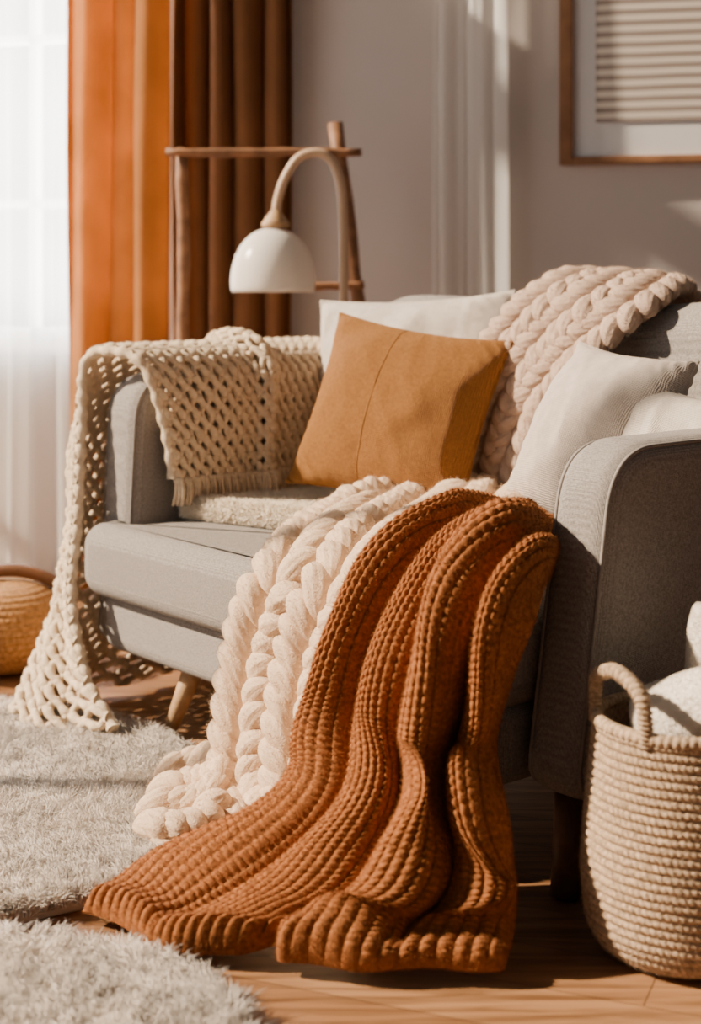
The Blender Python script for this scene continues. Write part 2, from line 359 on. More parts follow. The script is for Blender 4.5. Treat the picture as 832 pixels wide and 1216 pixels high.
wdrape('curtain', 78, 206, .22, .08, .105, .02, 2.5, 2, M['curtain'], 'bright orange curtain panel hanging beside the sheer window curtain', irr=.5)
wdrape('curtain', 204, 352, .1, .062, .0905, .02, 2.5, 3, M['curtain_shaded'], 'orange pleated curtain, coloured darker as in shade, behind the wooden rack', sharp=.9, irr=.25)
wdrape('sheer_curtain', 508, 606, .07, .016, .095, .02, 2.5, 5, M['sheer2'], 'white sheer curtain strip hanging on the wall behind the sofa', pinch=.1, irr=1.3)
rod = thing('curtain_rod', 'wooden curtain rod above the orange curtains', 'curtain rod', tuple(WM @ Vector((-1, -.12, 2.5))), WROT)
build('rod', tube([tuple(WM @ Vector((a, -.12, 2.52))) for a in (-2.3, -1, .8)], .014, 12), M['wood'], rod)
for a in (-2.2, .7): build('bracket', box(a-.01, a+.01, -.12, 0, 2.50, 2.53).xf(WM), M['wood'], rod, smooth=False)
# ---------------------------------------------------------------- picture
fa0, fa1 = wall_a(664, .02), wall_a(664, .02)+.78; fz0, fz1 = wall_z(680, 196, .02), 2.25
pf = thing('picture_frame', 'wood framed print striped with painted blind reflections, white mat, on the wall', 'picture', tuple(WM @ Vector(((fa0+fa1)/2, -.015, fz0))), WROT)
fr = MB(); w_ = .042
for b_ in (box(fa0, fa0+w_, -.035, -.001, fz0, fz1, .004), box(fa1-w_, fa1, -.035, -.001, fz0, fz1, .004), box(fa0+w_, fa1-w_, -.035, -.001, fz0, fz0+w_*.6, .004), box(fa0+w_, fa1-w_, -.035, -.001, fz1-w_, fz1, .004)): join(fr, b_)
build('frame', fr.xf(WM), M['framew'], pf)
build('mat_board', box(fa0+.02, fa1-.02, -.014, -.004, fz0+.015, fz1-.02).xf(WM), M['matb'], pf, smooth=False)
build('print', box(wall_a(707, .02), fa1-.11, -.018, -.013, wall_z(720, 145, .02), fz1-.1).xf(WM), stripes(), pf, smooth=False)
# ---------------------------------------------------------------- rack
rk = thing('wooden_rack', 'rustic wooden pole rack standing in front of the shaded orange curtain', 'rack', (-.2, 4.45, 0))
YR = 4.5
def PX(px, py, Y): return L(px, py, 'Y', Y)
def fl(px, Y): return np.array([(px-416)/F_PX*Y, Y, 0.0])
def pole(a, b, r, sd):
    P = np.array([np.array(a)+(np.array(b)-np.array(a))*t for t in np.linspace(0, 1, 14)]); rr = np.random.default_rng(sd)
    P += rr.normal(size=P.shape)*.0012; return tube(P, r*(1+.08*rr.normal(size=14)), 12)
build('post', pole(fl(222, 4.36), PX(216, 176, YR), .019, 1), M['wood'], rk)
build('post', pole(fl(476, 4.36), PX(398, 147, YR), .021, 2), M['wood'], rk)
build('rail', pole(PX(196, 181, YR-.03), PX(430, 181, YR-.03), .013, 3), M['wood'], rk)
build('rail', pole(PX(330, 342, YR-.06), PX(432, 338, YR-.06), .012, 4), M['wood'], rk)
build('rail', pole(PX(215, 560, YR-.09), PX(460, 560, YR-.09), .013, 5), M['wood'], rk)
# ---------------------------------------------------------------- lamp
YL = 4.22
lx, ly = fl(404, YL)[:2]
lp = thing('floor_lamp', 'arched floor lamp with a white dome glass shade behind the sofa arm', 'lamp', (lx, ly, 0))
build('base', lathe([(0, 0), (.12, 0), (.125, .008), (.12, .018), (.02, .026), (0, .026)], 48, (lx, ly, 0)), M['lampm'], lp)
arc = [PX(404, 330+1800/YL, YL)+np.array([0, 0, .02]), PX(406, 560, YL), PX(408, 380, YL), PX(407, 260, YL), PX(403, 215, YL), PX(392, 189, YL), PX(374, 181, YL), PX(354, 188, YL), PX(338, 212, YL), PX(330, 236, YL), PX(328, 252, YL)]
build('pole', tube(catmull(arc, 90), .0128, 14), M['lampm'], lp)
sc_ = PX(327, 262, YL)
build('socket', lathe([(0, .03), (.012, .03), (.02, .018), (.034, .0), (.04, -.012), (.036, -.018), (0, -.018)], 40, sc_), M['oakleg'], lp)
shc = PX(324, 347, YL); pr = []
for t in np.linspace(0, 1, 22):
    a = t*PI/2*1.12; pr.append((.118*math.sin(a)**.92 if t > 0 else .001, .18*(math.cos(a)+.19)/1.19))
pin = [(max(r-.005, .0005), z-.004 if z > .01 else z) for r, z in pr[::-1]]
sh = build('lamp_shade', lathe(pr+pin, 64, shc), M['shade'], lp)
build('bulb', lathe([(.001, .05), (.02, .055), (.03, .075), (.028, .1), (.014, .125), (.012, .16)], 24, shc), M['shade'], lp)
# ---------------------------------------------------------------- sofa
ANG = math.atan2(SU[1], SU[0])
cs = S(.47, .4, 0)
sofa = thing('sofa', 'grey upholstered two seat sofa with rounded arms and wooden legs', 'sofa', tuple(cs), ANG)
mbz = slab(dens(rpoly([(-.22, -.10), (1.065, -.10), (1.065, .66), (-.125, .66), (-.125, .02), (-.22, .02)], [.055, .03, .03, .03, .02, .03]), .05), .288, .452, .050, SA, k=9)
seat = build('seat_cushion', mbz, M['sofa'], sofa)
def loop_tube(pts, r, m, par, name='piping'):
    P = np.concatenate([pts, pts[:2]]); return build(name, tube(P, r, 8, caps=False), m, par)
o2 = dens(rpoly([(-.212, -.092), (1.057, -.092), (1.057, .652), (-.125, .652), (-.125, .012), (-.212, .012)], [.05, .03, .03, .03, .015, .03]), .05)
loop_tube(SA(np.c_[o2, np.full(len(o2), .423)]), .0026, M['sofa_piping'], seat); loop_tube(SA(np.c_[o2, np.full(len(o2), .317)]), .0026, M['sofa_piping'], seat)
bs = rbox((.43, .38, .232), (.625, .43, .067), .03); bs.V = [SA(v) for v in bs.V]
build('base', bs, M['sofa'], sofa)
def arm(u0, u1, lean, zt, rt, rb_=.05):
    out = dens(rpoly([(-.035, .168), (-.02+lean, zt), (.84, zt), (.84, .168)], [rb_, rt, .08, .04], 14), .04)
    a = build('armrest', slab(out, u0, u1, .035, lambda v: SA(np.stack([v[:, 2], v[:, 0], v[:, 1]], -1))), M['sofa'], sofa)
    T = np.roll(out, -1, 0)-np.roll(out, 1, 0); nn = norm(np.stack([T[:, 1], -T[:, 0]], -1))
    if np.sum(out[:, 0]*np.roll(out[:, 1], -1)-np.roll(out[:, 0], -1)*out[:, 1]) < 0: nn = -nn
    for uu in (u0+.010, u1-.010):
        q = out-nn*.0085; loop_tube(SA(np.c_[np.full(len(q), uu), q]), .0035, M['sofa_piping'], a)
arm(-.26, -.13, .02, .785, .11); arm(1.08, 1.205, .075, .733, .11, .07)
bo = dens(rpoly([(-.13, .25), (-.13, .945), (1.08, .945), (1.08, .25)], [.03, .12, .12, .03], 10), .05)
def mpb(v):
    z = v[:, 1]; vv = v[:, 2] + .07*(z-.3)/.65
    return SA(np.stack([v[:, 0], vv, z+.012*np.cos(v[:, 0]*6)], -1))
build('backrest', slab(bo, .60, .80, .075, mpb, k=8), M['sofa'], sofa)
def leg(ut, vt, uf, vf, m, r0=.026, r1=.014):
    return build('leg', tube([S(ut, vt, .172), S(ut*.5+uf*.5, vt*.5+vf*.5, .085), S(uf, vf, .0)], [r0, (r0+r1)/2, r1], 16), m, sofa)
leg(.04, .05, -.005, .0, M['oakleg'])
leg(1.12, .06, 1.13, .02, M['leg'], .036, .024); leg(-.1, .7, -.12, .74, M['leg']); leg(1.05, .7, 1.07, .74, M['leg'])
# ---------------------------------------------------------------- pillows
def pillow_mb(w, h, th, seed, n=64, wr=1.):
    mbs = MB(); x = np.sin(np.linspace(-PI/2, PI/2, n)); A, B = np.meshgrid(x, x, indexing='ij')
    X = w/2*A*(1-.085*(1-B**2)*np.abs(A)); Z = h/2*B*(1-.085*(1-A**2)*np.abs(B))
    Tk = th/2*(np.clip((1-A**2)*(1-B**2), 0, 1)**.5)
    W = np.array([[mnoise.noise(Vector((X[i, j]*7+seed, Z[i, j]*7, seed))) + .5*mnoise.noise(Vector((X[i, j]*18, Z[i, j]*18+seed, seed))) for j in range(n)] for i in range(n)])
    Rg = np.array([[1-abs(mnoise.noise(Vector((X[i, j]*9+Z[i, j]*4+seed, Z[i, j]*5-X[i, j]*3, seed+4))))*2.2 for j in range(n)] for i in range(n)])
    Tk2 = Tk*(1+.20*wr*W)+.008*wr*np.clip(Rg, 0, 1)**3*(Tk/(th/2))
    ea = np.abs(A)**6*(1-np.abs(A)**12)+np.abs(B)**6*(1-np.abs(B)**12)
    crease = .010*np.cos((A-B)*9+seed)*np.abs(A*B)**2*(Tk > .004) + .006*ea*np.sin((A*np.abs(B)+B*np.abs(A))*22+seed)
    for sg in (-1, 1):
        G = np.stack([X, sg*(Tk2+crease*.6), Z], -1); V, Q = gridmesh(G, flip=sg > 0); mbs.add(V, Q)
    e = np.concatenate([np.stack([X[:, 0], X[:, 0]*0, Z[:, 0]], -1), np.stack([X[-1, 1:], X[-1, 1:]*0, Z[-1, 1:]], -1), np.stack([X[::-1, -1][1:], X[1:, 0]*0, Z[::-1, -1][1:]], -1), np.stack([X[0, ::-1][1:], X[0, 1:]*0, Z[0, ::-1][1:]], -1)])
    return mbs, e, (X, Tk2+crease*.6, Z)
def pillow(name, label, loc, w, h, th, yaw, tilt, roll, m, seed, seam=False, group='throw cushions on the sofa', wr=1.):
    Mx = Matrix.Translation(loc) @ Matrix.Rotation(math.radians(yaw), 4, 'Z') @ Matrix.Rotation(-math.radians(tilt), 4, 'X') @ Matrix.Rotation(math.radians(roll), 4, 'Y')
    mb, e, (X, T_, Z) = pillow_mb(w, h, th, seed, wr=wr)
    t = thing(name, label, 'cushion', tuple(loc), 0, group)
    t.rotation_euler = Mx.to_euler(); ROOTM[t.name] = Mx.copy()
    c = build('cover', mb.xf(Mx), m, t); weld(c, 1e-4)
    build('edge_seam', tube(e, .0028, 8, caps=False).xf(Mx), m, t)
    if seam:
        k = X.shape[0]//2-3
        build('centre_seam', tube(np.stack([X[k], -T_[k]+.0006, Z[k]], -1)[2:-2], .0016, 6).xf(Mx), m, t)
pillow('cushion', 'mustard ochre square linen cushion with a centre seam', (.105, 3.345, .702), .44, .41, .19, -27, 22, 8, M['mustard'], 3, True, wr=.6)
pillow('cushion', 'off white cushion leaning behind the mustard one', (.135, 3.575, .766), .55, .39, .17, -36, 12, -3, M['whitep'], 8)
pillow('cushion', 'large pale linen cushion in front of the taupe braided throw', (.478, 2.955, .688), .33, .385, .19, -54, 30, 5, M['pinkp'], 12, wr=.8)
pillow('cushion', 'small white cushion half hidden behind the near armrest', tuple(S(1.035, .42, .650)), .30, .30, .15, -50, 26, 8, M['whitep'], 17)
# ---------------------------------------------------------------- crocheted blanket over far arm
def R_(z, pts): return [(u, v, z) for u, v in pts]
ctrl = [R_(.550, [(-.095, .07), (-.095, .16), (-.095, .25), (-.095, .34), (-.095, .43), (-.095, .53)]),
        R_(.67, [(-.098, .05), (-.095, .14), (-.09, .25), (-.095, .34), (-.10, .45), (-.10, .55)]),
        R_(.795, [(-.115, .01), (-.112, .12), (-.11, .24), (-.11, .35), (-.11, .46), (-.11, .57)]),
        R_(.828, [(-.19, -.02), (-.19, .1), (-.19, .22), (-.19, .34), (-.19, .46), (-.19, .58)]),
        R_(.80, [(-.280, -.04), (-.29, .07), (-.29, .2), (-.29, .33), (-.29, .45), (-.29, .58)]),
        R_(.63, [(-.262, -.055), (-.318, -.035), (-.33, .07), (-.32, .22), (-.32, .38), (-.32, .55)]),
        R_(.45, [(-.236, -.068), (-.312, -.055), (-.33, .05), (-.325, .2), (-.32, .36), (-.32, .53)]),
        R_(.28, [(-.208, -.092), (-.30, -.10), (-.34, .0), (-.34, .16), (-.335, .33), (-.33, .5)]),
        R_(.12, [(-.11, -.12), (-.225, -.165), (-.315, -.10), (-.345, .08), (-.345, .3), (-.34, .5)]),
        R_(.030, [(.0, -.13), (-.13, -.23), (-.27, -.19), (-.345, .0), (-.35, .27), (-.345, .5)])]
sf = Surf(SA(np.array(ctrl)), ref=(0, 0, 1), at=(.5, .27))
cb = thing('crochet_blanket', 'open knit beige crochet blanket with fringe over the far armrest', 'blanket', tuple(S(-.3, .1, 0)))
nc = int(sf.Ls/.037); nr = int(sf.Lt/.0225); nr += nr % 2
mb = MB(); ns = nc*12+1; s = np.linspace(0, 1, ns)
def cfold(s, t):
    low = np.clip((t-.45)*3, 0, 1)
    return .030*np.exp(-((s-.47-.1*t)/.05)**2)*(1-low*.6) + low*(.018*np.sin(s*24+t*2)+.009*np.sin(s*47+1))
for j in range(nr):
    sg = 1 if j % 2 == 0 else -1; tj = j/nr
    low = np.clip((tj-.42)*3, 0, 1)
    cw = np.cos(2*PI*s*nc); cw = np.sign(cw)*np.abs(cw)**.6           # flatter crests give rounded holes
    t = (j+.5 + sg*(.44-.06*low)*cw)/nr; t = np.clip(t, 0, 1)
    zz = .003*sg*np.sin(2*PI*s*nc) + .012 + cfold(s, tj)
    Nn = sf.N(s, t); P = sf.P(s, t) + Nn*zz[:, None]; P[:, 2] = np.maximum(P[:, 2], .011+.006*low)
    tb = tube(P, (.0088+.0008*low)*(1+.18*np.cos(6*PI*s*nc+.6)), 9, N=Nn); join(mb, tb)
for e in (0., 1.):
    t = np.linspace(0, 1, 240); Nn = sf.N(t*0+e, t)
    P = sf.P(t*0+e, t)+Nn*(.006+cfold(e+0*t, t))[:, None]; P[:, 2] = np.maximum(P[:, 2], .013)
    join(mb, tube(P, .0120*(1+.18*np.cos(t*nr*PI)), 9, N=Nn))
build('knitted_body', fuzz(mb, 70000, .006), M['crochet'], cb)
mb = MB()
for s0 in np.linspace(.01, .99, 28):
    p = sf.P(s0, 0.)+sf.N(s0, 0.)*(.016+.030*math.exp(-((s0-.47)/.05)**2)); out = S(-.0, 0, 0)-S(-.1, 0, 0)
    ln = random.uniform(.060, .07); dx = random.uniform(-.004, .004)
    for q in range(3):
        o_ = (q-1)*.0050
        P = [p + norm(out)*(.003+o_*.2) + np.array([o_, 0, 0]) + np.array([dx*f*f+o_*f*.8, 0, -ln*f]) + norm(out)*.006*math.sin(f*3) for f in np.linspace(0, 1, 8)]
        join(mb, tube(P, [.0052, .0048, .0045, .0044, .0044, .0044, .0042, .0026], 6))
    join(mb, rbox(tuple(p+np.array([0, 0, -.006])), (.0098, .0098, .0088), .0085, 3, 1))
build('fringe', mb, M['crochet'], cb)
# ---------------------------------------------------------------- cream fleece on seat
po = rpoly([(-.11, .10), (.20, .19), (.47, .28), (.56, .57), (-.11, .57)], [.03, .06, .05, .03, .03], 6)
fm = slab(dens(po, .03), .454, .496, .020, SA)
ft = thing('fleece_throw', 'folded fluffy cream throw lying flat under the mustard cushion', 'throw', tuple(S(.1, .35, .452)))
build('folded_cloth', fm, M['fur'], ft)
P, N = sample(fm, 24000); Nc = S(.2, .33, .475); k = np.sum((P-Nc)*N, 1) < 0; N[k] *= -1
Pt = np.stack([rng.uniform(-.1, .56, 42000), rng.uniform(.09, .57, 42000)], 1)
def inpoly(P, poly):
    x, y = P[:, 0], P[:, 1]; c = np.zeros(len(P), bool); j = len(poly)-1
    for i in range(len(poly)):
        xi, yi, xj, yj = *poly[i], *poly[j]
        if yi != yj: c ^= ((yi > y) != (yj > y)) & (x < (xj-xi)*(y-yi)/(yj-yi)+xi)
        j = i
    return c
Pt = Pt[inpoly(Pt, po)]; Pt = SA(np.c_[Pt, np.full(len(Pt), .493)])
tm = tufts(np.r_[P, Pt], np.r_[N, np.tile([0, 0, 1.], (len(Pt), 1))], .018, .0011, .9)
tm.V[0][:, 2] = np.maximum(tm.V[0][:, 2], .454)
fo = build('pile', tm, M['fur'], ft); fo['kind'] = 'stuff'
# ---------------------------------------------------------------- braided roving blankets
def stitch(c, ax, nn, Lh, R, side, flat=.95, na=44, nz=21, ph=0):
    z = -np.cos(np.linspace(0, PI, nz)); rr = np.sqrt(np.clip(1-np.abs(z)**2.3, 0, 1))*(1-.16*z)
    ax = norm(ax); nn = norm(nn-ax*(nn @ ax)); w = np.cross(ax, nn); th = np.arange(na)*2*PI/na
    fl_ = 1+.035*np.cos(4*(th[None]+z[:, None]*.9+ph))+.035*np.cos(11*th[None]+ph+z[:, None]*2.5)+.020*np.cos(17*th[None]+ph*2-z[:, None]*2)
    bend = side*.22*Lh*(z**2)
    G = c + (ax*Lh)[None, None]*z[:, None, None] + R*rr[:, None, None]*fl_[..., None]*(np.cos(th)[None, :, None]*w + flat*np.sin(th)[None, :, None]*nn) + nn*(.10*Lh*(1-z**2))[:, None, None] + w*bend[:, None, None]
    return gridmesh(G, cv=True)
def braid(sf, cols, pitch, t0=0, t1=1, zmin=.0, alpha=30, lift=.55, Lk=1.25, Rk=.255, rmax=.030, dip=.30, off=.25, stag=.5):
    mb = MB(); E = np.linspace(0, 1, cols+1)
    for c in range(cols):
        sc = (E[c]+E[c+1])/2; ds = (E[c+1]-E[c])
        nst = int(sf.Lt*(t1-t0)/pitch)
        for k in range(nst):
            t = t0+(k+.5+(stag if c % 2 else 0))/(nst+.5)*(t1-t0)
            if t > 1: continue
            for sd in (-1, 1):
                w = np.linalg.norm(sf.P(sc+ds*.5, t)-sf.P(sc-ds*.5, t)); w = max(w, .04)
                R = min(Rk*w*random.uniform(.93, 1.07), rmax)
                tt = min(max(t+random.uniform(-.06, .06)*pitch/sf.Lt, 0), 1)
                ctr = sf.P(sc+sd*ds*off, tt); N = sf.N(sc, tt); T = sf.T(sc, tt); W = sf.W(sc, tt)
                a = math.radians(alpha+random.uniform(-4, 4)); ax = T*math.cos(a)-sd*W*math.sin(a)-N*dip
                ctr = ctr + N*R*lift
                ctr[2] = max(ctr[2], zmin+R*.9)
                ax = norm(ax); side = -1 if np.cross(ax, N) @ (W*sd) > 0 else 1
                V, Q = stitch(ctr, ax, N, pitch*Lk, R, -side, ph=random.uniform(0, 6)); V[:, 2] = np.maximum(V[:, 2], zmin+.003)
                mb.add(V, Q)
    return mb
def sheet(sf, off0, off1, n=60):
    s, t = np.meshgrid(np.linspace(0.02, .98, n), np.linspace(0.01, .985, n), indexing='xy')
    A = sf.P(s, t)+sf.N(s, t)*off1; B = sf.P(s, t)+sf.N(s, t)*off0
    G = np.concatenate([A, B[:, ::-1]], 1); V, Q = gridmesh(G, cv=True); return MB().add(V, Q)
# cream one
cc = [[(450, 596, 'z', .52), (505, 578, 'z', .53), (560, 580, 'z', .53), (626, 606, 'z', .53)],
      [(396, 622, 'z', .50), (455, 607, 'z', .51), (520, 615, 'z', .52), (600, 640, 'z', .52)],
      [(348, 645, 'v', .0), (405, 638, 'v', .02), (468, 650, 'v', .02), (540, 675, 'v', .01)],
      [(310, 692, 'v', -.125), (368, 694, 'v', -.125), (430, 702, 'v', -.125), (495, 722, 'v', -.125)],
      [(284, 765, 'v', -.135), (339, 770, 'v', -.135), (398, 775, 'v', -.135), (460, 785, 'v', -.135)],
      [(270, 850, 'v', -.15), (325, 855, 'v', -.155), (382, 858, 'v', -.15), (442, 860, 'v', -.14)],
      [(266, 935, 'v', -.18), (320, 945, 'v', -.18), (376, 945, 'v', -.17), (436, 940, 'v', -.16)],
      [(268, 1002, 'z', .03), (320, 1014, 'z', .03), (374, 1006, 'z', .03), (432, 992, 'z', .03)]]
sfc = Surf([[L(*p) for p in r] for r in cc], ref=(-.5, -.6, .6))
mb = sheet(sfc, -.006, .010); join(mb, braid(sfc, 3, .045, Rk=.28, alpha=38, dip=.16, off=.25, stag=.5, Lk=1.22))
sp = [[(285, 895, 'z', .10), (262, 970, 'z', .05)], [(255, 902, 'z', .06), (240, 1002, 'z', .035)], [(222, 912, 'z', .035), (205, 1010, 'z', .035)], [(188, 922, 'z', .035), (176, 1004, 'z', .035)]]
sfp = Surf([[L(*p) for p in r] for r in sp], ref=(0, 0, 1)); join(mb, sheet(sfp, -.004, .012, 30)); join(mb, braid(sfp, 2, .036, zmin=.02, Rk=.285, alpha=38, dip=.15))
cbk = build('braided_blanket', fuzz(mb, 160000, .008, .00028), M['cream'])
tag(cbk, 'giant knit cream braided blanket flowing from seat to rug', 'blanket')
# taupe one
tc_ = [[(541, 580, 'v', .53), (570, 588, 'v', .52), (602, 588, 'v', .52)],
       [(546, 520, 'v', .56), (583, 530, 'v', .55), (628, 535, 'v', .55)],
       [(558, 465, 'v', .585), (600, 478, 'v', .575), (652, 485, 'v', .575)],
       [(578, 415, 'v', .60), (630, 432, 'v', .595), (686, 442, 'v', .595)],
       [(610, 375, 'v', .625), (665, 392, 'v', .62), (726, 408, 'v', .62)],
       [(650, 348, 'v', .67), (708, 360, 'v', .655), (772, 378, 'v', .655)],
       [(690, 338, 'v', .76), (745, 342, 'v', .76), (806, 352, 'v', .76)],
       [(718, 350, 'v', .865), (765, 350, 'v', .865), (818, 358, 'v', .865)],
       [(726, 395, 'v', .89), (770, 395, 'v', .89), (820, 400, 'v', .89)]]
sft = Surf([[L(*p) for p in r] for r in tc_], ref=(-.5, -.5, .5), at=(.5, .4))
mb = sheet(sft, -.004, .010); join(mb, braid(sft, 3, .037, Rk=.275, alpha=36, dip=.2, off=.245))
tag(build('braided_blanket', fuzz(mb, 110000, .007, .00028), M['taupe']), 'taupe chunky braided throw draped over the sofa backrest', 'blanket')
# ---------------------------------------------------------------- rust blanket
g = [[(628, 611, 'z', .545), (535, 632, 'z', .54), (460, 674, 'v', -.10), (418, 750, 'v', -.19), (398, 850, 'v', -.22), (376, 935, 'v', -.26), (288, 1003, 'z', .075), (168, 1038, 'z', .035), (92, 1086, 'z', .022)],
     [(648, 620, 'z', .545), (575, 643, 'z', .54), (504, 690, 'v', -.11), (460, 770, 'v', -.19), (440, 860, 'v', -.23), (424, 950, 'v', -.29), (360, 1026, 'z', .095), (272, 1080, 'z', .04), (182, 1124, 'z', .022)],
     [(655, 634, 'z', .545), (600, 658, 'v', -.03), (545, 707, 'v', -.12), (504, 790, 'v', -.19), (484, 880, 'v', -.22), (478, 965, 'v', -.27), (440, 1042, 'z', .105), (372, 1098, 'z', .045), (300, 1142, 'z', .022)],
     [(657, 652, 'z', .535), (622, 676, 'v', -.06), (588, 724, 'v', -.13), (555, 805, 'v', -.17), (534, 890, 'v', -.19), (530, 972, 'v', -.23), (520, 1045, 'z', .11), (472, 1105, 'z', .05), (436, 1154, 'z', .022)],
     [(656, 674, 'v', .02), (646, 700, 'v', -.08), (634, 740, 'v', -.13), (608, 810, 'v', -.14), (590, 885, 'v', -.15), (604, 970, 'v', -.19), (611, 1040, 'z', .11), (611, 1100, 'z', .05), (598, 1154, 'z', .022)]]
ctrl = np.array([[L(*g[c][r]) for c in range(5)] for r in range(9)])
sfr = Surf(ctrl, ref=(-.5, -.6, .6))
NR = 32; nS = NR*10+1; nbump = int(sfr.Lt/.0115); nT = nbump*8
s, t = np.meshgrid(np.linspace(0, 1, nS), np.linspace(0, 1, nT), indexing='xy')
SPL = .56
tend = 1-.045*np.exp(-((s-SPL)/.03)**2)-.008*(1+np.sin(s*14))*(s < SPL)-.006*(1+np.sin(s*31))*(s > SPL)
ts = t*(1+(tend-1)*np.clip((t-.6)/.4, 0, 1))
edges = np.array([0, .27, SPL, .80, 1.]); hts = [.95, .68, 1.18, .85]; lob = np.zeros_like(s)
sw = s + (.045*np.sin(t*6+1)+.02*np.sin(t*13))*np.sin(PI*s)*np.clip((.75-t)*5, 0, 1)
for (a, b), h_ in zip(zip(edges[:-1], edges[1:]), hts):
    k = (sw >= a-1e-9) & (sw < b+1e-9); lob[k] = h_*np.clip(np.sin(PI*(sw[k]-a)/(b-a)), 0, 1)**.55
env = np.interp(t, [0, .10, .22, .6, .75, .9, 1], [.022, .034, .078, .092, .070, .046, .014])
fold = env*lob + .012*np.sin(t*24+s*7)*np.clip((t-.6)*4, 0, 1)*lob
ribp = np.abs(np.sin(PI*NR*s))**.6
ridx = np.floor(s*NR)
bump = np.abs(np.sin(PI*(t*nbump+ridx*.5)))**.7
right = np.clip((s-SPL)*12, 0, 1)
endz = np.clip((t-.955)/.025, 0, 1)*(1-.55*right)
rib = (.0074+.004*endz)*ribp*((.36+.64*bump)*(1-endz)+(.85+.15*bump)*endz)
def edgef(x, w): return np.sqrt(np.clip(1-(1-np.clip(x/w, 0, 1))**2, 0, 1))
ef = edgef(s, .03)*edgef(1-s, .03)*edgef(t, .02)*edgef(1-t, .022)
thick = .010+.010*np.clip((t-.945)/.03, 0, 1)
H = (fold+rib+thick)*ef
Nn = sfr.N(s, ts); A = sfr.P(s, ts)
Pf = A+Nn*H[..., None]; Pf += sfr.T(s, ts)*((.006*endz*ribp)*ef)[..., None]
Pb = A+Nn*(fold*ef-.002)[..., None]
Pf[..., 2] = np.maximum(Pf[..., 2], .012); Pb[..., 2] = np.maximum(Pb[..., 2], .005)
G = np.concatenate([Pf, Pb[:, ::-1]], 1); V, Q = gridmesh(G, cv=True)
mb = MB().add(V, Q)
rb = build('ribbed_blanket', fuzz(mb, 190000, .006, .00028), M['rust'])
tag(rb, 'rust orange ribbed chenille blanket cascading from seat onto the floor', 'blanket')
# ---------------------------------------------------------------- rugs
def rug(label, poly, npile, ln, seed, tint):
    po = np.array(poly); po = catmull(np.concatenate([po, po[:1]]), 90)[:-1]
    t = thing('shag_rug', label, 'rug', (*po.mean(0), 0))
    mb = slab(po, .001, .014, .005, lambda v: v); build('backing', mb, M['rugb'], t)
    lo, hi = po.min(0), po.max(0); P = rng.uniform(lo, hi, (npile, 2)); P = P[inpoly(P, po)]
    cl = np.sin(P[:, 0]*41+3*np.sin(P[:, 1]*33))+np.sin(P[:, 1]*47+3*np.sin(P[:, 0]*29+1))
    bias = 1.3*np.stack([np.cos(cl*2.2+P[:, 0]*11), np.sin(cl*2.4+P[:, 1]*10), 0*cl], -1)
    tm = tufts(np.c_[P, np.full(len(P), .012)], np.tile([0, 0, 1.], (len(P), 1)), ln, .0012, 1.25, bias=bias)
    tm.V[0][:, 2] = np.maximum(tm.V[0][:, 2], .004)
    o = build('pile', tm, M['rug'], t); o['kind'] = 'stuff'
rug('ivory shag rug under the hanging crochet blanket and braided blanket', [(-1.35, 3.5), (-.8, 3.47), (-.48, 3.30), (-.32, 3.10), (-.24, 2.8), (-.3, 2.5), (-.46, 2.37), (-.6, 2.33), (-1.1, 2.42), (-1.45, 2.9)], 260000, .040, 1, 1)
rug('ivory shag rug corner nearest the camera at lower left', [(-1.1, 2.24), (-.52, 2.245), (-.27, 2.17), (-.15, 2.03), (-.14, 1.8), (-.3, 1.55), (-1.0, 1.5), (-1.2, 1.9)], 180000, .038, 2, 1)
# ---------------------------------------------------------------- basket
BX, BY = .496, 2.262
bk = thing('rope_basket', 'round crocheted rope basket with loop handle beside the sofa', 'basket', (BX, BY, 0))
rows = 26; per = 10; hb = .335
zz = np.linspace(0, 1, rows*per+1)
def brad(f): return np.interp(f, [0, .04, .12, .35, .6, 1], [.112, .128, .141, .148, .142, .129])
prof = [(0.001, .004), (.06, .003), (.1, .004)]+[(float(brad(f)), .006+hb*f) for f in zz]
n0 = 3
def bd(i, th):
    f = (i-n0)/per; row = np.floor(f)
    d = .0055*np.abs(np.sin(PI*f))**.8*(.5+.5*np.abs(np.cos(th*44+row*PI/2+(f-row)*2.4))**.8)
    return np.where(i >= n0, d, 0)
build('basket_body', fuzz(lathe(prof, 640, (BX, BY, 0), bd), 50000, .005, .00025), M['basket'], bk)
pin = [(float(brad(f))-.010, .006+hb*f) for f in zz[::-4]]+[(.001, .014)]
build('inner_wall', lathe([(float(brad(1)), .006+hb)]+pin, 96, (BX, BY, 0)), M['basket'], bk)
rimp = np.array([[BX+.127*math.cos(a), BY+.127*math.sin(a), hb+.008] for a in np.linspace(0, 2*PI, 361)])
build('rim', tube(rimp, .0085, 12, caps=False, mod=lambda i, th: 1+.28*np.abs(np.cos(i*PI/5+th*.5))), M['basket'], bk)
def handle(a0, a1, h, lean):
    R0 = .128
    p0 = np.array([BX+R0*math.cos(a0), BY+R0*math.sin(a0), hb]); p1 = np.array([BX+R0*math.cos(a1), BY+R0*math.sin(a1), hb])
    am = (a0+a1)/2; o = np.array([math.cos(am), math.sin(am), 0])*lean; up = np.array([0, 0, 1.])
    K = [p0-up*.004, p0+up*.03+o*.3, p0+up*h*.78+o*.8+(p1-p0)*.08, (p0+p1)/2+up*h+o, p1+up*h*.78+o*.8-(p1-p0)*.08, p1+up*.03+o*.3, p1-up*.004]
    P = catmull(K, 200); return fuzz(tube(P, .0082, 14, mod=lambda i, th: 1+.42*np.abs(np.cos(i*PI/6.5+th*.5))), 3000, .004, .00025)
build('handle', handle(math.radians(234), math.radians(166), .086, .004), M['basket'], bk)
build('handle', handle(math.radians(-20), math.radians(42), .086, .01), M['basket'], bk)
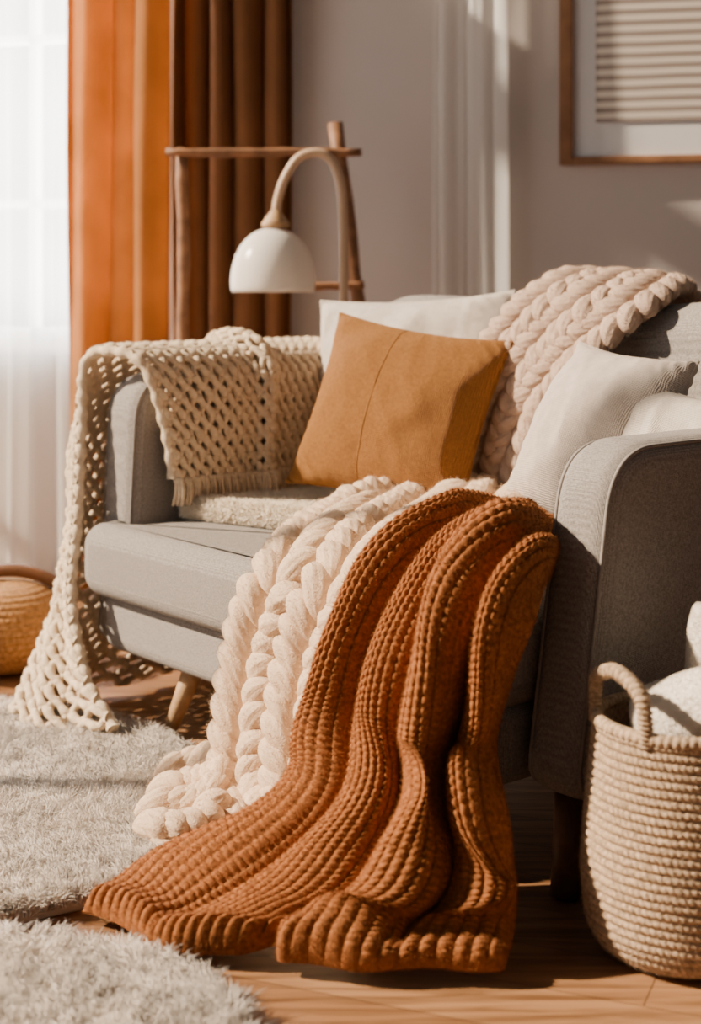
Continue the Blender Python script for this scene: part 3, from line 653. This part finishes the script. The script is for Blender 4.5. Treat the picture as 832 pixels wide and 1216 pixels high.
# towels: thick plush cloth wound into a roll
def towel(label, c, ax, r, ln, seed):
    ax = norm(np.array(ax, float)); ref = np.array([0, 0, 1.]); x = norm(np.cross(ref, ax)); y = np.cross(ax, x)
    turns = 1.9; n = 170; th = np.linspace(0, turns*2*PI, n); bt = r/(turns+.1)
    rin = np.maximum(bt*th/(2*PI)-bt*.44, .0004); ro = np.maximum(bt*th/(2*PI)+bt*.46, bt*.48)
    endt = np.clip((turns*2*PI-th)/.5, 0, 1)**.5; ro = rin+(ro-rin)*np.maximum(endt, .05)
    O = np.concatenate([np.stack([ro*np.cos(th), ro*np.sin(th)], 1), np.stack([rin*np.cos(th), rin*np.sin(th)], 1)[::-1]])
    mb = MB(); k = len(O); zs = np.linspace(0, 1, 33); rings = []
    for z in zs:
        e = min(z, 1-z)*ln/.016; sh = 0 if e >= 1 else (1-math.sqrt(1-(1-e)**2))*.75
        mid = (O + O[::-1])/2; Oz = O*(1-sh)+mid*sh
        p = c + ax*(ln*(z-.5)) + Oz[:, :1]*x + Oz[:, 1:]*y
        nz_ = np.array([mnoise.noise(Vector(tuple(q*34))) for q in p]); out = norm(p-(c+ax*(ln*(z-.5))))
        rings.append(p+out*(nz_*.0035)[:, None]*(sh < .5))
    V, Q = gridmesh(np.array(rings), cv=True); mb.add(V, Q)
    for e in (0, len(zs)-1):
        i = np.arange(n-1); q = np.stack([i, i+1, k-2-i, k-1-i], 1)+e*k
        mb.F.append(q)
    t = thing('rolled_towel', label, 'towel', tuple(c-np.array([0, 0, ln/2*abs(ax[2])])), 0, 'rolled towels in the basket')
    o = build('towel_roll', mb, M['towel'], t)
    bm = bmesh.new(); bm.from_mesh(o.data); bmesh.ops.recalc_face_normals(bm, faces=bm.faces); bm.to_mesh(o.data); bm.free()
    P, N = sample(mb, 50000); d = P-c; al = d @ ax; ra = d-al[:, None]*ax
    isend = np.abs(N @ ax) > .6
    ref_ = np.where(isend[:, None], ax[None]*np.sign(al)[:, None], ra); sgn = np.sign(np.sum(N*ref_, 1)); sgn[sgn == 0] = 1
    pl = build('pile', tufts(P, N*sgn[:, None], .0035, .0003, 1.2), M['towel'], t); pl['kind'] = 'stuff'
towel('rolled white fluffy towel lying foremost in the rope basket', np.array([BX+.020, BY-.01, .358]), (.72, -.52, .42), .066, .17, 1)
towel('rolled white towel standing up at the back of the rope basket', np.array([BX+.052, BY+.076, .388]), (.15, .1, 1), .042, .21, 2)
# ---------------------------------------------------------------- pouf
PXc, PYc = -.885, 3.86
pf2 = thing('woven_pouf', 'round straw woven pouf on the floor under the sheer curtain', 'pouf', (PXc, PYc, 0))
pp = [(.17*math.cos(a)**.75 if math.cos(a) > 0 else .001, .115+.113*math.sin(a)) for a in np.linspace(-PI/2+.02, PI/2-.02, 120)]
build('woven_body', lathe(pp, 240, (PXc, PYc, 0), lambda i, th: .005*np.abs(np.sin(i*PI/6))*(.5+.5*np.abs(np.cos(th*30+np.floor(i/6)*PI/2)))*(i > 4)*(i < 115)), M['straw'], pf2)
hp = [np.array([PXc+x, PYc+.02, z]) for x, z in ((-.12, .20), (-.08, .235), (0, .252), (.07, .245), (.135, .215), (.155, .175))]
build('strap', tube(catmull(hp, 40), .017, 10), M['leather'], pf2)
# ---------------------------------------------------------------- light
def look(o, d): o.rotation_euler = Vector(d).to_track_quat('-Z', 'Y').to_euler()
sun = bpy.data.objects.new('sun', bpy.data.lights.new('sun', 'SUN')); C.objects.link(sun); sun.data.energy = 15; sun.data.angle = math.radians(1.4); sun.data.color = (1, .80, .58)
look(sun, (.81, -.03, -.565))
def area(name, loc, d, sx, sy, e, col):
    l = bpy.data.lights.new(name, 'AREA'); l.shape = 'RECTANGLE'; l.size = sx; l.size_y = sy; l.energy = e; l.color = col
    o = bpy.data.objects.new(name, l); C.objects.link(o); o.location = loc; look(o, d); return o
area('window_daylight', tuple(WM @ Vector((-1.5, .6, 1.6))), tuple((WM.to_3x3() @ Vector((0, -1, 0)))), 3.0, 2.6, 800, (.98, .98, .98))
area('side_fill', (-2.3, 2.8, 1.7), (1, .28, -.08), 2.6, 2.2, 25, (1, .94, .87))  # unseen fill lamp added just inside the left opening
w = bpy.data.worlds.new('world'); bpy.context.scene.world = w; w.use_nodes = True
w.node_tree.nodes['Background'].inputs[0].default_value = (.93, .87, .82, 1); w.node_tree.nodes['Background'].inputs[1].default_value = .115
cam = bpy.data.objects.new('camera', bpy.data.cameras.new('camera')); C.objects.link(cam); cam.location = (0, 0, CAMH); cam.rotation_euler = (PI/2, 0, 0)
cam.data.sensor_width = 36; cam.data.sensor_fit = 'AUTO'; cam.data.lens = F_PX/1216*36; cam.data.shift_y = -(608-HZ)/1216
cam.data.dof.use_dof = True; cam.data.dof.focus_distance = 2.7; cam.data.dof.aperture_fstop = 2.6; cam.data.clip_start = .05
bpy.context.scene.camera = cam
